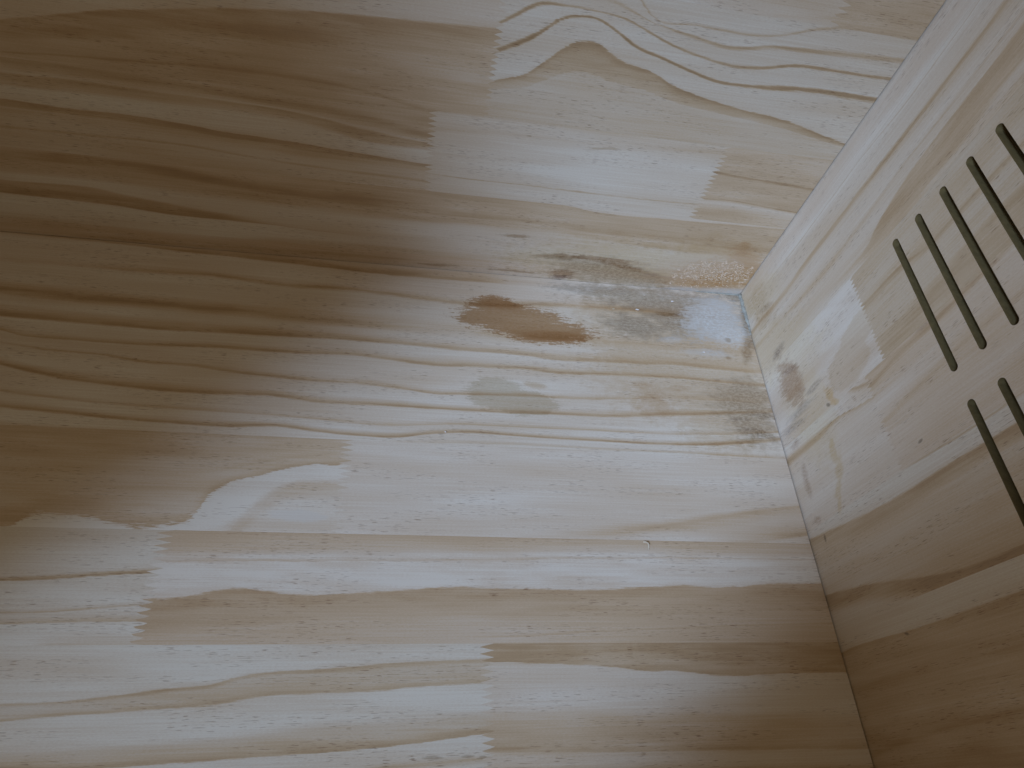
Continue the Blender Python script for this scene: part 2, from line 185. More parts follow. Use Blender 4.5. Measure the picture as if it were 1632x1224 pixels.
  ([(-2.5,0.14),(-0.1,0.4),(1.5,0.27),(4.5,0.14)],[(-4.6,178.38,1),(54.3,181.46,1),(104.6,196.18,1),(135.4,202.56,1),(165.2,202.52,1),(205.1,200.83,1),(230.2,198.92,1)]),
  ([(-2.25,0.06),(-0.9,0.19),(-0.18,0.33),(0.1,0.34),(1.5,0.06)],[(-8.8,208.32,1),(0.7,208.59,1),(42.4,211.45,1),(88.7,216.92,1),(112.9,220.44,1),(146.1,222.17,1),(196.5,221.58,1),(217.6,221.33,1)]),
  ([(-4,0.06),(-1.2,0.1),(0.1,0.46),(5,0.39),(9,0.24)],[(-9.3,226.38,1),(1.3,227.25,1),(46.5,231.21,1),(91.5,234.11,1),(118.8,233.37,1),(146.5,232.49,1),(174.8,232.99,1),(197.6,232.6,1)]),
  ([(-5,0.22),(0,0.18),(4,0.24)],[(-4.8,250.19,1),(64.8,252.69,1),(119.0,254.33,1),(162.6,255.11,1),(191.7,255.62,1)]),
  ([(-3,0.22),(-0.8,0.26),(0.5,0.53),(5,0.49),(12,0.48)],[(-4.7,265.46,1),(9.7,267.2,1),(44.7,271.6,1),(81.7,278.47,1),(104.5,282.73,1),(135.9,285.13,1),(158.4,284.76,1),(181.9,284.81,1)]),
 ]),
 'side_fore_edge': (0.08, 0.42, [
  ([(-5,0.06),(-0.5,0.1),(0.5,0.41),(5,0.35)],[(-9.7,304.52,1),(2.0,302.8,1),(38.2,302.81,1),(74.4,303.88,1),(104.4,303.56,1),(148.3,302.9,1),(172.2,302.07,1)]),
  ([(-5,0.33),(0,0.37),(5,0.33)],[(-9.4,324.53,1),(55.4,324.42,1),(135.5,325.92,1)]),
  ([(-3,0.35),(0,0.46),(2,0.35),(6,0.35)],[(-13.8,365.18,1),(37.8,357.19,1),(88.1,352.78,1),(121.5,350.94,1)]),
 ]),
}
STAINS = {
 'floor': [
  ('MULTIPLY', (0.84, 0.75, 0.62), 0.8, 0.3, 0.18, 0.9, 0.35, [(-60.6556, 66.9094, 0.0125, 0.0024, 0.0014, 0.0168), (-37.7816, 113.976, 0.0229, 0.0052, 0.0014, 0.0225), (-104.6839, 31.5084, 0.0198, 0.0042, -0.0003, 0.0333)]),
  ('MULTIPLY', (0.76, 0.72, 0.63), 0.9, 0.12, 0.4, 0.35, 0.2, [(-225.0981, 118.1944, 0.0455, 0.0039, -0.001, 0.0705), (-203.9296, 125.6078, 0.0371, 0.0052, -0.0053, 0.0916)]),
  ('MULTIPLY', (0.72, 0.58, 0.4), 0.6, 0.4, 0.7, 0.9, 0.2, [(-194.8655, 109.4365, 0.1265, 0.03, -0.0614, 0.3416)]),
  ('MULTIPLY', (0.575, 0.405, 0.245), 0.97, 0.12, 0.75, 0.4, 0.1, [(-206.9134, 47.7793, 0.0223, 0.0031, -0.0039, 0.0652), (-182.5675, 57.0071, 0.0265, 0.0033, 0.0003, 0.0795), (-220.4708, 36.1447, 0.0417, 0.0069, -0.0111, 0.0891), (-238.6174, 48.8456, 0.0655, 0.0006, 0.0136, 0.1442)]),
  ('MULTIPLY', (0.76, 0.6, 0.42), 0.5, 0.3, 0.5, 0.4, 0.3, [(-217.7537, 31.9366, 0.0563, 0.0079, -0.0147, 0.1878), (-172.4738, 61.1584, 0.0354, 0.0047, 0.0005, 0.1982)]),
  ('MULTIPLY', (0.76, 0.62, 0.47), 0.5, 0.4, 0.5, 0.9, 0.5, [(-100.07, 124.7149, 0.0649, 0.0104, 0.0078, 0.1283), (-108.7264, 104.0705, 0.1067, 0.0158, 0.0236, 0.3431), (-78.4157, 104.3433, 0.0943, 0.017, 0.0232, 0.3408), (-101.5665, 118.0217, 0.0873, 0.0574, -0.0444, 0.0692)]),
  ('MULTIPLY', (0.53, 0.51, 0.485), 0.9, 0.45, 0.6, 1.1, 0.4, [(-68.1946, 15.5486, 0.0153, 0.0037, -0.0004, 0.0675), (-50.6747, 29.7478, 0.0225, 0.0044, 0.0043, 0.0453), (-115.6925, 9.2198, 0.0195, 0.0038, -0.0006, 0.1409), (-103.8074, 44.7507, 0.0361, 0.0104, -0.0101, 0.0816)]),
  ('MULTIPLY', (0.58, 0.54, 0.48), 0.8, 0.4, 0.35, 1.1, 0.6, [(-21.3537, 112.934, 0.0332, 0.0133, -0.0061, 0.0455), (-18.2136, 132.8745, 0.0421, 0.0326, -0.0256, 0.0391)]),
  ('MULTIPLY', (0.54, 0.51, 0.5), 0.65, 0.5, 0.6, 1.3, 0.8, [(-20.3517, 141.3739, 0.0661, 0.0331, -0.057, 0.2326), (-7.0159, 124.831, 0.0657, 0.0257, -0.0261, 0.2771), (-32.8784, 129.755, 0.1175, 0.0276, 0.034, 0.5907)]),
  ('MULTIPLY', (0.5, 0.4, 0.28), 0.7, 0.4, 0.4, 0.8, 0.5, [(-4.2719, 54.4663, 0.101, 0.0933, -0.1135, 0.0993), (-9.1595, 62.7166, 0.2183, 0.053, 0.0071, 0.0867)]),
  ('MULTIPLY', (0.36, 0.33, 0.28), 0.85, 0.45, 0.5, 1.0, 0.4, [(-0.5936, 24.9976, 0.1828, 0.0227, 0.0086, 0.0346), (-0.5302, 2.2368, 0.0635, 0.0177, 0.0079, 0.1946)]),
  ('MIX', (0.64, 0.625, 0.595), 0.95, 0.4, 0.8, 0.9, 0.5, [(-33.1471, 31.5164, 0.0373, 0.0101, 0.0005, 0.0472), (-22.319, 45.4044, 0.0574, 0.0231, -0.013, 0.0778)]),
  ('MIX', (0.6, 0.585, 0.56), 0.6, 0.5, 0.7, 1.1, 0.75, [(-74.117, 55.8354, 0.0999, 0.0175, 0.0266, 0.3096), (-45.112, 66.922, 0.0526, 0.0148, -0.005, 0.2557), (-29.5317, 11.6533, 0.0563, 0.0183, -0.0159, 0.2252)]),
  ('MULTIPLY', (0.58, 0.47, 0.34), 0.7, 0.5, 0.5, 0.8, 0.2, [(-23.8456, 52.1741, 0.328, 0.1997, -0.2074, 0.4035), (-27.5868, 71.2538, 0.3551, 0.1339, -0.075, 0.593), (-72.9563, 29.8224, 0.1102, 0.0253, 0.0057, 0.4823)]),
  ('MIX', (0.66, 0.6, 0.53), 0.55, 0.15, 0.35, 0.3, 0.1, [(-354.4712, 218.7937, 0.0586, -0.0038, -0.0115, 0.2406)]),
  ('MULTIPLY', (0.45, 0.38, 0.3), 0.6, 0.5, 0.7, 0.5, 0.2, [(-265.8131, 356.171, 0.208, -0.0053, -0.031, 1.109), (-246.8064, 356.0958, 0.3184, 0.0006, -0.0366, 1.3181), (-238.0681, 356.6429, 0.4745, 0.007, -0.0366, 1.3147)]),
 ],
 'back': [
  ('MULTIPLY', (0.88, 0.8, 0.62), 0.8, 0.4, 0.4, 0.9, 0.4, [(-113.3817, -22.8051, 0.0105, -0.0029, 0.0011, 0.0373), (-42.3782, -27.9841, 0.0183, -0.0081, 0.0038, 0.03), (-189.0266, -22.9877, 0.0314, -0.0049, 0.0028, 0.0953)]),
  ('MULTIPLY', (0.6, 0.57, 0.55), 0.85, 0.35, 0.6, 1.1, 0.6, [(-130.3331, -15.1395, 0.0223, -0.0043, -0.0043, 0.0617), (-97.5282, -8.8729, 0.0349, -0.0085, -0.006, 0.0849)]),
  ('MULTIPLY', (0.54, 0.38, 0.24), 0.75, 0.45, 0.8, 0.8, 0.4, [(-136.9026, -28.2243, 0.0306, -0.0066, -0.0052, 0.3026), (-118.9148, -22.8717, 0.0404, -0.0055, -0.0794, 0.3952), (-166.2094, -7.3846, 0.0913, -0.0216, 0.0266, 0.2082)]),
  ('MULTIPLY', (0.5, 0.38, 0.24), 0.7, 0.5, 1.0, 0.4, 0.2, [(-176.8132, -27.5613, 0.0525, -0.0119, 0.0496, 0.3821), (-166.0053, -26.7198, 0.0782, -0.0191, 0.0491, 0.3791), (-271.1005, -4.8317, 0.0645, -0.0026, 0.0306, 0.5981), (-212.9831, -45.7858, 0.0995, -0.0136, 0.0361, 0.6079), (-206.9494, -5.3364, 0.0465, -0.0053, -0.0, 0.8101)]),
  ('MULTIPLY', (0.34, 0.27, 0.27), 0.8, 0.5, 0.8, 0.8, 0.3, [(-166.8926, -3.3005, 0.1298, -0.0304, 0.0526, 0.4131), (-167.9381, 1.6906, 0.258, -0.0596, 0.0387, 0.3051)]),
  ('MULTIPLY', (0.76, 0.54, 0.31), 0.95, 0.45, 0.5, 1.0, 0.45, [(-33.5565, -21.0801, 0.0209, -0.0108, 0.0136, 0.0512), (-14.9254, -33.0885, 0.0542, -0.0264, 0.0056, 0.0436)]),
  ('MIX', (0.62, 0.49, 0.38), 0.7, 0.5, 0.6, 1.2, 0.85, [(-44.9994, -33.9361, 0.022, -0.0106, 0.0148, 0.0716), (-63.3404, -23.7114, 0.0517, -0.0209, 0.0099, 0.0771)]),
  ('MIX', (0.5, 0.48, 0.46), 0.7, 0.5, 0.4, 0.8, 0.5, [(-18.9958, -1.9729, 0.0371, -0.016, 0.0143, 0.1959), (-53.8225, -0.1829, 0.0566, -0.0215, 0.0174, 0.2372)]),
  ('MULTIPLY', (0.6, 0.47, 0.3), 0.5, 0.4, 0.9, 0.3, 0.2, [(-166.8533, -135.7383, 0.0928, -0.0258, 0.1142, 0.9577)]),
 ],
 'side': [
  ('MULTIPLY', (0.95, 0.91, 0.78), 0.8, 0.4, 0.3, 0.9, 0.4, [(23.3729, 78.345, -0.0103, 0.0345, -0.0216, 0.0059), (41.2153, 136.1112, 0.0409, 0.0026, -0.0085, 0.0214), (25.1891, 20.9619, 0.007, 0.0461, -0.0361, 0.025)]),
  ('MULTIPLY', (0.9, 0.85, 0.77), 0.9, 0.1, 0.15, 0.3, 0.1, [(93.3574, 137.6785, 0.0215, 0.0641, -0.0388, 0.0282), (110.3965, 124.0901, 0.0299, 0.0921, -0.0326, 0.0216), (85.5688, 138.6236, 0.0583, 0.0304, -0.0643, 0.0978)]),
  ('MULTIPLY', (0.63, 0.51, 0.44), 0.9, 0.3, 0.8, 0.7, 0.35, [(31.4693, 114.6086, 0.0692, 0.009, -0.0243, 0.0516), (31.7805, 100.9341, 0.0598, 0.0302, -0.1131, 0.1707)]),
  ('MULTIPLY', (0.46, 0.4, 0.39), 0.6, 0.5, 0.8, 0.9, 0.7, [(33.4771, 103.2248, 0.1101, -0.0397, -0.0648, 0.3442), (25.9872, 83.2403, 0.0591, 0.2521, -0.1469, 0.1159)]),
  ('MULTIPLY', (0.54, 0.53, 0.58), 0.7, 0.5, 0.7, 0.8, 0.7, [(53.0104, 131.4412, 0.1047, -0.0653, 0.0371, 0.3714), (27.126, 80.9743, 0.1073, -0.0839, 0.0647, 0.2792), (31.249, 138.3853, 0.0567, -0.0331, 0.0067, 0.2866), (18.8374, 144.971, 0.0691, -0.0356, -0.0146, 0.3558)]),
  ('MULTIPLY', (0.87, 0.7, 0.4), 0.75, 0.4, 0.3, 0.8, 0.4, [(66.5163, 146.0646, 0.2322, -0.0059, -0.0485, 0.1481), (68.6158, 152.4201, 0.189, 0.0983, -0.1966, 0.3302)]),
  ('MULTIPLY', (0.87, 0.77, 0.56), 0.7, 0.4, 0.3, 0.9, 0.4, [(52.0848, 182.7581, 0.3027, 0.0474, -0.0375, 0.1099), (52.5704, 196.2119, 0.2105, 0.1097, -0.0504, 0.1078), (45.1518, 207.6106, 0.2699, 0.2242, -0.0625, 0.1148), (42.4884, 215.5487, 0.391, 0.2038, -0.0458, 0.1114)]),
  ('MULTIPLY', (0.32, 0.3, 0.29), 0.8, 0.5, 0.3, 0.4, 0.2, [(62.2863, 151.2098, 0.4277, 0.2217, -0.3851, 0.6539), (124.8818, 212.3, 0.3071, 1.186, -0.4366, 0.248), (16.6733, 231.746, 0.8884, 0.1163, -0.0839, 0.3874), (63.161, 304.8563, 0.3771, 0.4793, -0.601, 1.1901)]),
  ('MULTIPLY', (0.64, 0.54, 0.48), 0.7, 0.45, 0.6, 1.0, 0.6, [(15.6652, 180.97, 0.2612, 0.0475, -0.0507, 0.1478), (14.4737, 193.3546, 0.3057, 0.0124, -0.0397, 0.1528), (14.409, 217.6764, 0.2079, 0.1071, -0.1369, 0.3589), (14.9926, 157.9299, 0.0945, 0.2879, -0.138, 0.1346)]),
  ('MULTIPLY', (0.74, 0.63, 0.48), 0.7, 0.5, 0.6, 0.9, 0.6, [(18.7446, 22.5517, 0.0307, 0.066, -0.0535, 0.046), (21.9411, 38.706, 0.0521, 0.0259, -0.059, 0.0749)]),
  ('MULTIPLY', (0.6, 0.54, 0.52), 0.6, 0.5, 0.6, 0.8, 0.6, [(157.613, 154.6423, 0.1581, -0.0533, 0.0318, 0.5059), (28.2349, 37.0229, 0.1252, -0.0516, -0.0819, 0.3625)]),
 ],
}

# ------------------------------------------------------------------ materials
def ramp_set(node, stops):
    cr = node.color_ramp
    stops = sorted(stops, key=lambda q: q[0])
    while len(cr.elements) > 1:
        cr.elements.remove(cr.elements[-1])
    for i, (p, c) in enumerate(stops):
        e = cr.elements[0] if i == 0 else cr.elements.new(min(1, max(0, p)))
        e.position = min(1, max(0, p))
        if isinstance(c, (int, float)):
            c = (c, c, c)
        e.color = (*c, 1)

class NT:
    def __init__(self, tree):
        self.t = tree
    def n(self, kind, **kw):
        o = self.t.nodes.new(kind)
        for k, v in kw.items():
            setattr(o, k, v)
        return o
    def link(self, a, b):
        self.t.links.new(a, b)
    def put(self, sock, v):
        if hasattr(v, 'is_output'):
            self.link(v, sock)
        else:
            sock.default_value = v
    def math(self, op, a, b=0.0, c=None, clamp=False):
        o = self.n('ShaderNodeMath', operation=op, use_clamp=clamp)
        self.put(o.inputs[0], a); self.put(o.inputs[1], b)
        if c is not None:
            self.put(o.inputs[2], c)
        return o.outputs[0]
    def vmath(self, op, a, b):
        o = self.n('ShaderNodeVectorMath', operation=op)
        self.put(o.inputs[0], a); self.put(o.inputs[1], b)
        return o
    def noise(self, vec, scale, detail=2.0, rough=0.5):
        o = self.n('ShaderNodeTexNoise', noise_dimensions='2D')
        o.inputs['Scale'].default_value = scale
        o.inputs['Detail'].default_value = detail
        o.inputs['Roughness'].default_value = rough
        self.link(vec, o.inputs['Vector'])
        return o.outputs['Fac']
    def mapr(self, v, a, b, c=0.0, d=1.0, smooth=True):
        o = self.n('ShaderNodeMapRange', interpolation_type='SMOOTHSTEP' if smooth else 'LINEAR')
        self.put(o.inputs['Value'], v)
        for k, x in (('From Min', a), ('From Max', b), ('To Min', c), ('To Max', d)):
            self.put(o.inputs[k], x)
        return o.outputs['Result']
    def mix(self, mode, fac, a, b):
        o = self.n('ShaderNodeMix', data_type='RGBA', blend_type=mode)
        self.put(o.inputs[0], fac); self.put(o.inputs[6], a); self.put(o.inputs[7], b)
        return o.outputs[2]

def touches(e, v0, v1):
    cx, cy, a, b, c, d = e
    det = a * d - b * c
    reach = (abs(c / det) + abs(a / det)) * 1.6 + 2      # extent across the board
    return cy + reach > v0 and cy - reach < v1

def stain_group(region):
    panel = region.split('_')[0]
    v0, v1 = REGION_SPAN[region]
    table = [r[:7] + ([e for e in r[7] if touches(e, v0, v1)],) for r in STAINS[panel]]
    table = [r for r in table if r[7]]
    if not table:
        return None
    g = bpy.data.node_groups.new(region + '_stains', 'ShaderNodeTree')
    g.interface.new_socket('Color', in_out='INPUT', socket_type='NodeSocketColor')
    g.interface.new_socket('Board', in_out='INPUT', socket_type='NodeSocketVector')
    g.interface.new_socket('Color', in_out='OUTPUT', socket_type='NodeSocketColor')
    g.interface.new_socket('Dull', in_out='OUTPUT', socket_type='NodeSocketFloat')
    t = NT(g)
    gi = t.n('NodeGroupInput'); go = t.n('NodeGroupOutput')
    col, uv = gi.outputs[0], gi.outputs[1]
    fib = t.noise(t.vmath('MULTIPLY', uv, (0.06, 0.9, 0)).outputs[0], 1.0, 3, 0.65)
    blob = t.noise(t.vmath('MULTIPLY', uv, (0.10, 0.17, 0)).outputs[0], 1.0, 4, 0.65)
    fine = t.noise(t.vmath('MULTIPLY', uv, (0.30, 0.62, 0)).outputs[0], 1.0, 4, 0.75)
    finec = t.math('SUBTRACT', fine, 0.5)
    fibc = t.math('SUBTRACT', fib, 0.5); blobc = t.math('SUBTRACT', blob, 0.5)
    dull = 0.0
    for mode, c, op, soft, fa, ba, mott, ells in table:
        d = None
        for cx, cy, a, b, e, f in ells:
            q = t.vmath('SUBTRACT', uv, (cx, cy, 0)).outputs[0]
            x = t.vmath('DOT_PRODUCT', q, (a, b, 0)).outputs['Value']
            y = t.vmath('DOT_PRODUCT', q, (e, f, 0)).outputs['Value']
            dd = t.math('SQRT', t.math('MULTIPLY_ADD', x, x, t.math('MULTIPLY', y, y)))
            d = dd if d is None else t.math('MINIMUM', d, dd)
        d = t.math('MULTIPLY_ADD', fibc, fa * 1.6, d)
        d = t.math('MULTIPLY_ADD', blobc, ba * 1.4, d)
        d = t.math('MULTIPLY_ADD', finec, (fa + ba) * 0.9, d)
        k = t.mapr(d, 1 - soft, 1 + soft, 1.0, 0.0)
        mo = t.mapr(fine, 0.5 - 0.13, 0.5 + 0.13, 1 - mott, 1.0)
        k = t.math('MULTIPLY', t.math('MULTIPLY', k, mo), op)
        col = t.mix(mode, k, col, (*c, 1))
        if mode == 'MIX':
            dull = k if dull == 0.0 else t.math('MAXIMUM', dull, k)
    t.link(col, go.inputs[0])
    t.put(go.inputs[1], dull)
    return g

REGION_SPAN = {'floor_rear': (0, 163), 'floor_mid_left': (163, 230), 'floor_mid_right': (163, 230), 'floor_front_left': (230, 297),
               'floor_front_right': (230, 297), 'floor_edge_left': (297, 364), 'floor_edge_right': (297, 432), 'back_low': (-82, 0),
               'back_mid_left': (-149, -82), 'back_mid_centre': (-149, -82), 'back_mid_right': (-149, -82), 'back_high_left': (-238, -149),
               'back_high_right': (-238, -149), 'back_top_left': (-330, -238), 'back_top_right': (-330, -238), 'side_rear': (0, 87),
               'side_mid_low': (87, 154), 'side_mid_high': (87, 154), 'side_fore_low': (154, 221), 'side_fore_high': (154, 221),
               'side_front': (221, 289), 'side_fore_edge': (289, 432)}
NO_STAIN = ('floor_mid_right', 'floor_edge_right', 'back_mid_left', 'back_mid_right', 'side_mid_high')
GROUPS = {r: (None if r in NO_STAIN else stain_group(r)) for r in REGIONS}

def region_stops(region):
    """tone stops along the ring coordinate of a region (0 to 1)"""
    t0, t1, lines = REGIONS[region]
    n = len(lines)
    us = np.linspace(-540, 0, 30) if not region.startswith('side') else np.linspace(0, 260, 30)
    mean = []
    for prof, pts in lines:
        p = np.array(pts)
        lo, hi = p[0, 0], p[-1, 0]
        mean.append(np.interp(us, p[:, 0], p[:, 1]))
    gaps = [max(1.5, float(np.mean(np.maximum(mean[i + 1] - mean[i], 0.3)))) for i in range(n - 1)]
    gaps = [12.0] + gaps + [12.0]
    stops = []
    for i, (prof, pts) in enumerate(lines):
        for d, tone in prof:
            g = gaps[i] if d < 0 else gaps[i + 1]
            off = max(-0.48, min(0.48, d / g))
            stops.append(((i + 1 + off) / (n + 1), tone))
    stops = [(0.0, t0)] + stops + [(1.0, t1)]
    return stops

TONE_SHIFT = {'side_mid_low': 0.02, 'side': 0.05, 'back': 0.03}
TONE_GAIN = {'floor_rear': 0.98, 'back_high_right': 1.1}
JAG = {'floor_mid_left': 3.0, 'floor_front_right': 1.4}

def wood_material(region, index):
    mat = bpy.data.materials.new('pine_' + region)
    mat.use_nodes = True
    t = NT(mat.node_tree)
    bsdf = mat.node_tree.nodes['Principled BSDF']
    ub = t.n('ShaderNodeUVMap', uv_map='board').outputs[0]      # board millimetres
    ug = t.n('ShaderNodeUVMap', uv_map='rings').outputs[0]      # ring coordinate, ring strength
    sep = t.n('ShaderNodeSeparateXYZ'); t.link(ug, sep.inputs[0])
    s, amp = sep.outputs[0], sep.outputs[1]
    off = t.vmath('ADD', ub, (311.0 * index, 97.0 * index, 0)).outputs[0]
    n = len(REGIONS[region][2]) + 1
    # ragged, fibrous ring edges
    wob = t.noise(t.vmath('MULTIPLY', off, (0.02, 0.10, 0)).outputs[0], 1.0, 2, 0.6)
    jag = t.noise(t.vmath('MULTIPLY', off, (0.10, 1.6, 0)).outputs[0], 1.0, 3, 0.65)
    s = t.math('MULTIPLY_ADD', t.math('SUBTRACT', wob, 0.5), 0.09 / n, s)
    s = t.math('MULTIPLY_ADD', t.math('SUBTRACT', jag, 0.5), 0.12 * JAG.get(region, 1.0) / n, s)
    stops = region_stops(region)
    # a colour ramp holds 32 stops: longer tables are split over two ramps
    def ramp(st):
        r = t.n('ShaderNodeValToRGB'); ramp_set(r, st); t.link(s, r.inputs[0])
        rs = t.n('ShaderNodeSeparateColor'); t.link(r.outputs[0], rs.inputs[0])
        return rs.outputs[0]
    stops = sorted(stops, key=lambda q: q[0])
    if len(stops) <= 31:
        tone = ramp(stops)
    else:
        h = len(stops) // 2
        a, b = ramp(stops[:h + 1]), ramp(stops[h:])
        sel = t.math('GREATER_THAN', s, stops[h][0])
        mx = t.n('ShaderNodeMix', data_type='FLOAT')
        t.put(mx.inputs[0], sel); t.put(mx.inputs[2], a); t.put(mx.inputs[3], b)
        tone = mx.outputs[0]
    base = BASE_TONE.get(region, 0.12)
    # latewood fades in and out along the ring
    live = t.noise(t.vmath('MULTIPLY', off, (0.018, 0.12, 0)).outputs[0], 1.0, 2, 0.6)
    amp = t.math('MULTIPLY', amp, t.mapr(live, 0.30, 0.70, 0.70, 1.25, smooth=False))
    mx = t.n('ShaderNodeMix', data_type='FLOAT', clamp_factor=False)
    t.put(mx.inputs[0], amp); t.put(mx.inputs[2], base); t.put(mx.inputs[3], tone)
    tone = mx.outputs[0]
    fibre = t.noise(t.vmath('MULTIPLY', off, (0.014, 1.1, 0)).outputs[0], 1.0, 4, 0.6)
    broad = t.noise(t.vmath('MULTIPLY', off, (0.008, 0.06, 0)).outputs[0], 1.0, 1, 0.5)
    speck = t.noise(t.vmath('MULTIPLY', off, (0.6, 2.2, 0)).outputs[0], 1.0, 1, 0.6)
    tone = t.math('MULTIPLY', tone, TONE_GAIN.get(region, 1.08))
    tone = t.math('ADD', tone, TONE_SHIFT.get(region, TONE_SHIFT.get(region.split('_')[0], 0.0)))
    tone = t.math('MULTIPLY_ADD', t.math('SUBTRACT', fibre, 0.5), 0.27, tone)
    tone = t.math('MULTIPLY_ADD', t.math('SUBTRACT', broad, 0.5), 0.26, tone)
    tone = t.math('MULTIPLY_ADD', t.math('SUBTRACT', speck, 0.5), 0.16, tone)
    rc = t.n('ShaderNodeValToRGB')
    ramp_set(rc, [(0.0, (0.75, 0.69, 0.60)), (0.14, (0.672, 0.576, 0.468)), (0.34, (0.59, 0.453, 0.312)), (0.58, (0.475, 0.33, 0.195)), (1.0, (0.31, 0.197, 0.1))])
    t.link(tone, rc.inputs[0])
    col = rc.outputs[0]
    # resin pores: short dark dashes in loose clusters
    pore = t.noise(t.vmath('MULTIPLY', off, (0.14, 2.1, 0)).outputs[0], 1.0, 1, 0.4)
    clus = t.noise(t.vmath('MULTIPLY', off, (0.012, 0.09, 0)).outputs[0], 1.0, 2, 0.5)
    pk = t.math('MULTIPLY', t.mapr(pore, 0.66, 0.74), t.mapr(clus, 0.46, 0.60))
    col = t.mix('MULTIPLY', t.math('MULTIPLY', pk, 0.75), col, (0.50, 0.40, 0.34, 1))
    # per board tint
    oi = t.n('ShaderNodeObjectInfo')
    tint = t.n('ShaderNodeValToRGB')
    ramp_set(tint, [(0.0, (0.95, 0.93, 0.89)), (0.5, (1.0, 0.98, 0.96)), (1.0, (1.0, 0.95, 0.92))])
    t.link(oi.outputs['Random'], tint.inputs[0])
    col = t.mix('MULTIPLY', 0.8, col, tint.outputs[0])
    dull = None
    if GROUPS[region]:
        gr = t.n('ShaderNodeGroup'); gr.node_tree = GROUPS[region]
        t.link(col, gr.inputs[0]); t.link(ub, gr.inputs[1])
        col = gr.outputs[0]; dull = gr.outputs[1]
    t.link(col, bsdf.inputs['Base Color'])
    rough = t.math('MULTIPLY_ADD', t.math('SUBTRACT', speck, 0.5), 0.25, 0.50)
    if dull is not None:
        rough = t.math('MULTIPLY_ADD', dull, 0.25, rough)
    t.link(rough, bsdf.inputs['Roughness'])
    bsdf.inputs['Specular IOR Level'].default_value = 0.34
    bump = t.n('ShaderNodeBump')
    bump.inputs['Strength'].default_value = 0.2
    bump.inputs['Distance'].default_value = 0.00012
    t.link(jag, bump.inputs['Height'])
    t.link(bump.outputs[0], bsdf.inputs['Normal'])
    return mat

BASE_TONE = {'side_mid_low': 0.03, 'back_low': 0.14, 'floor_rear': 0.14, 'side_rear': 0.12, 'floor_front_right': 0.28}
MATS = {r: wood_material(r, i + 1) for i, r in enumerate(REGIONS)}

def simple(name, colour, rough=0.7, noise=0.0, scale=400.0, alpha=1.0, spec=0.3):
    mat = bpy.data.materials.new(name); mat.use_nodes = True
    t = NT(mat.node_tree); b = mat.node_tree.nodes['Principled BSDF']
    tc = t.n('ShaderNodeTexCoord')
    f = t.noise(tc.outputs['Object'], scale, 4, 0.7)
    f.node.noise_dimensions = '3D'
    r = t.n('ShaderNodeValToRGB')
    ramp_set(r, [(0.3, tuple(x * (1 - noise) for x in colour)), (0.7, tuple(min(1, x * (1 + noise)) for x in colour))])
    t.link(f, r.inputs[0]); t.link(r.outputs[0], b.inputs['Base Color'])
    b.inputs['Roughness'].default_value = rough
    b.inputs['Specular IOR Level'].default_value = spec
    bp = t.n('ShaderNodeBump'); bp.inputs['Strength'].default_value = 0.4; bp.inputs['Distance'].default_value = 0.0002
    t.link(f, bp.inputs['Height']); t.link(bp.outputs[0], b.inputs['Normal'])
    if alpha < 1:
        b.inputs['Alpha'].default_value = alpha
    return mat

M_CORE = simple('pine_core', (0.42, 0.32, 0.22), 0.8, 0.2, 120)
M_SLOT = simple('routed_slot_edge', (0.165, 0.118, 0.05), 0.95, 0.2, 300, spec=0.1)
M_GLUE = simple('dried_glue', (0.36, 0.35, 0.30), 0.5, 0.35, 350, spec=0.4)
M_CHIP = simple('wood_shaving', (0.60, 0.50, 0.37), 0.7, 0.2, 500)
M_CRUMB = simple('pale_crumb', (0.78, 0.72, 0.68), 0.7, 0.15, 600)
M_FIBRE = simple('torn_fibre', (0.66, 0.51, 0.37), 0.85, 0.35, 500)

# ------------------------------------------------------------------ boards
PANEL = {   # (u, v, height) in millimetres to scene metres
    'floor': lambda u, v, h: (u / 1000, -v / 1000, h / 1000),
    'back': lambda u, v, h: (u / 1000, -h / 1000, -v / 1000),
    'side': lambda u, v, h: (-h / 1000, -v / 1000, u / 1000),
}
FLIP = {'floor': True, 'back': False, 'side': True}
THICK = 7.0
CORE = 11.0

def hermite(x, pts):
    """smooth course of a ring line through its points"""
    p = np.array(pts, float)
    keep = [0]
    for i in range(1, len(p)):
        if p[i, 0] - p[keep[-1], 0] > 0.5:
            keep.append(i)
    p = p[keep]
    X, Y, A = p[:, 0], p[:, 1], p[:, 2]
    sec = np.diff(Y) / np.diff(X)
    tan = np.empty(len(X))
    tan[0], tan[-1] = sec[0], sec[-1]
    for i in range(1, len(X) - 1):
        tan[i] = 0.5 * (sec[i - 1] + sec[i])
    xc = np.clip(x, X[0], X[-1])
    k = np.clip(np.searchsorted(X, xc) - 1, 0, len(X) - 2)
    h = X[k + 1] - X[k]
    q = (xc - X[k]) / h
    y = ((2*q**3 - 3*q**2 + 1) * Y[k] + (q**3 - 2*q**2 + q) * h * tan[k]
         + (-2*q**3 + 3*q**2) * Y[k + 1] + (q**3 - q**2) * h * tan[k + 1])
    y = y + np.where(x < X[0], (x - X[0]) * tan[0] * 0.6, 0) + np.where(x > X[-1], (x - X[-1]) * tan[-1] * 0.6, 0)
    return y, np.interp(x, X, A)

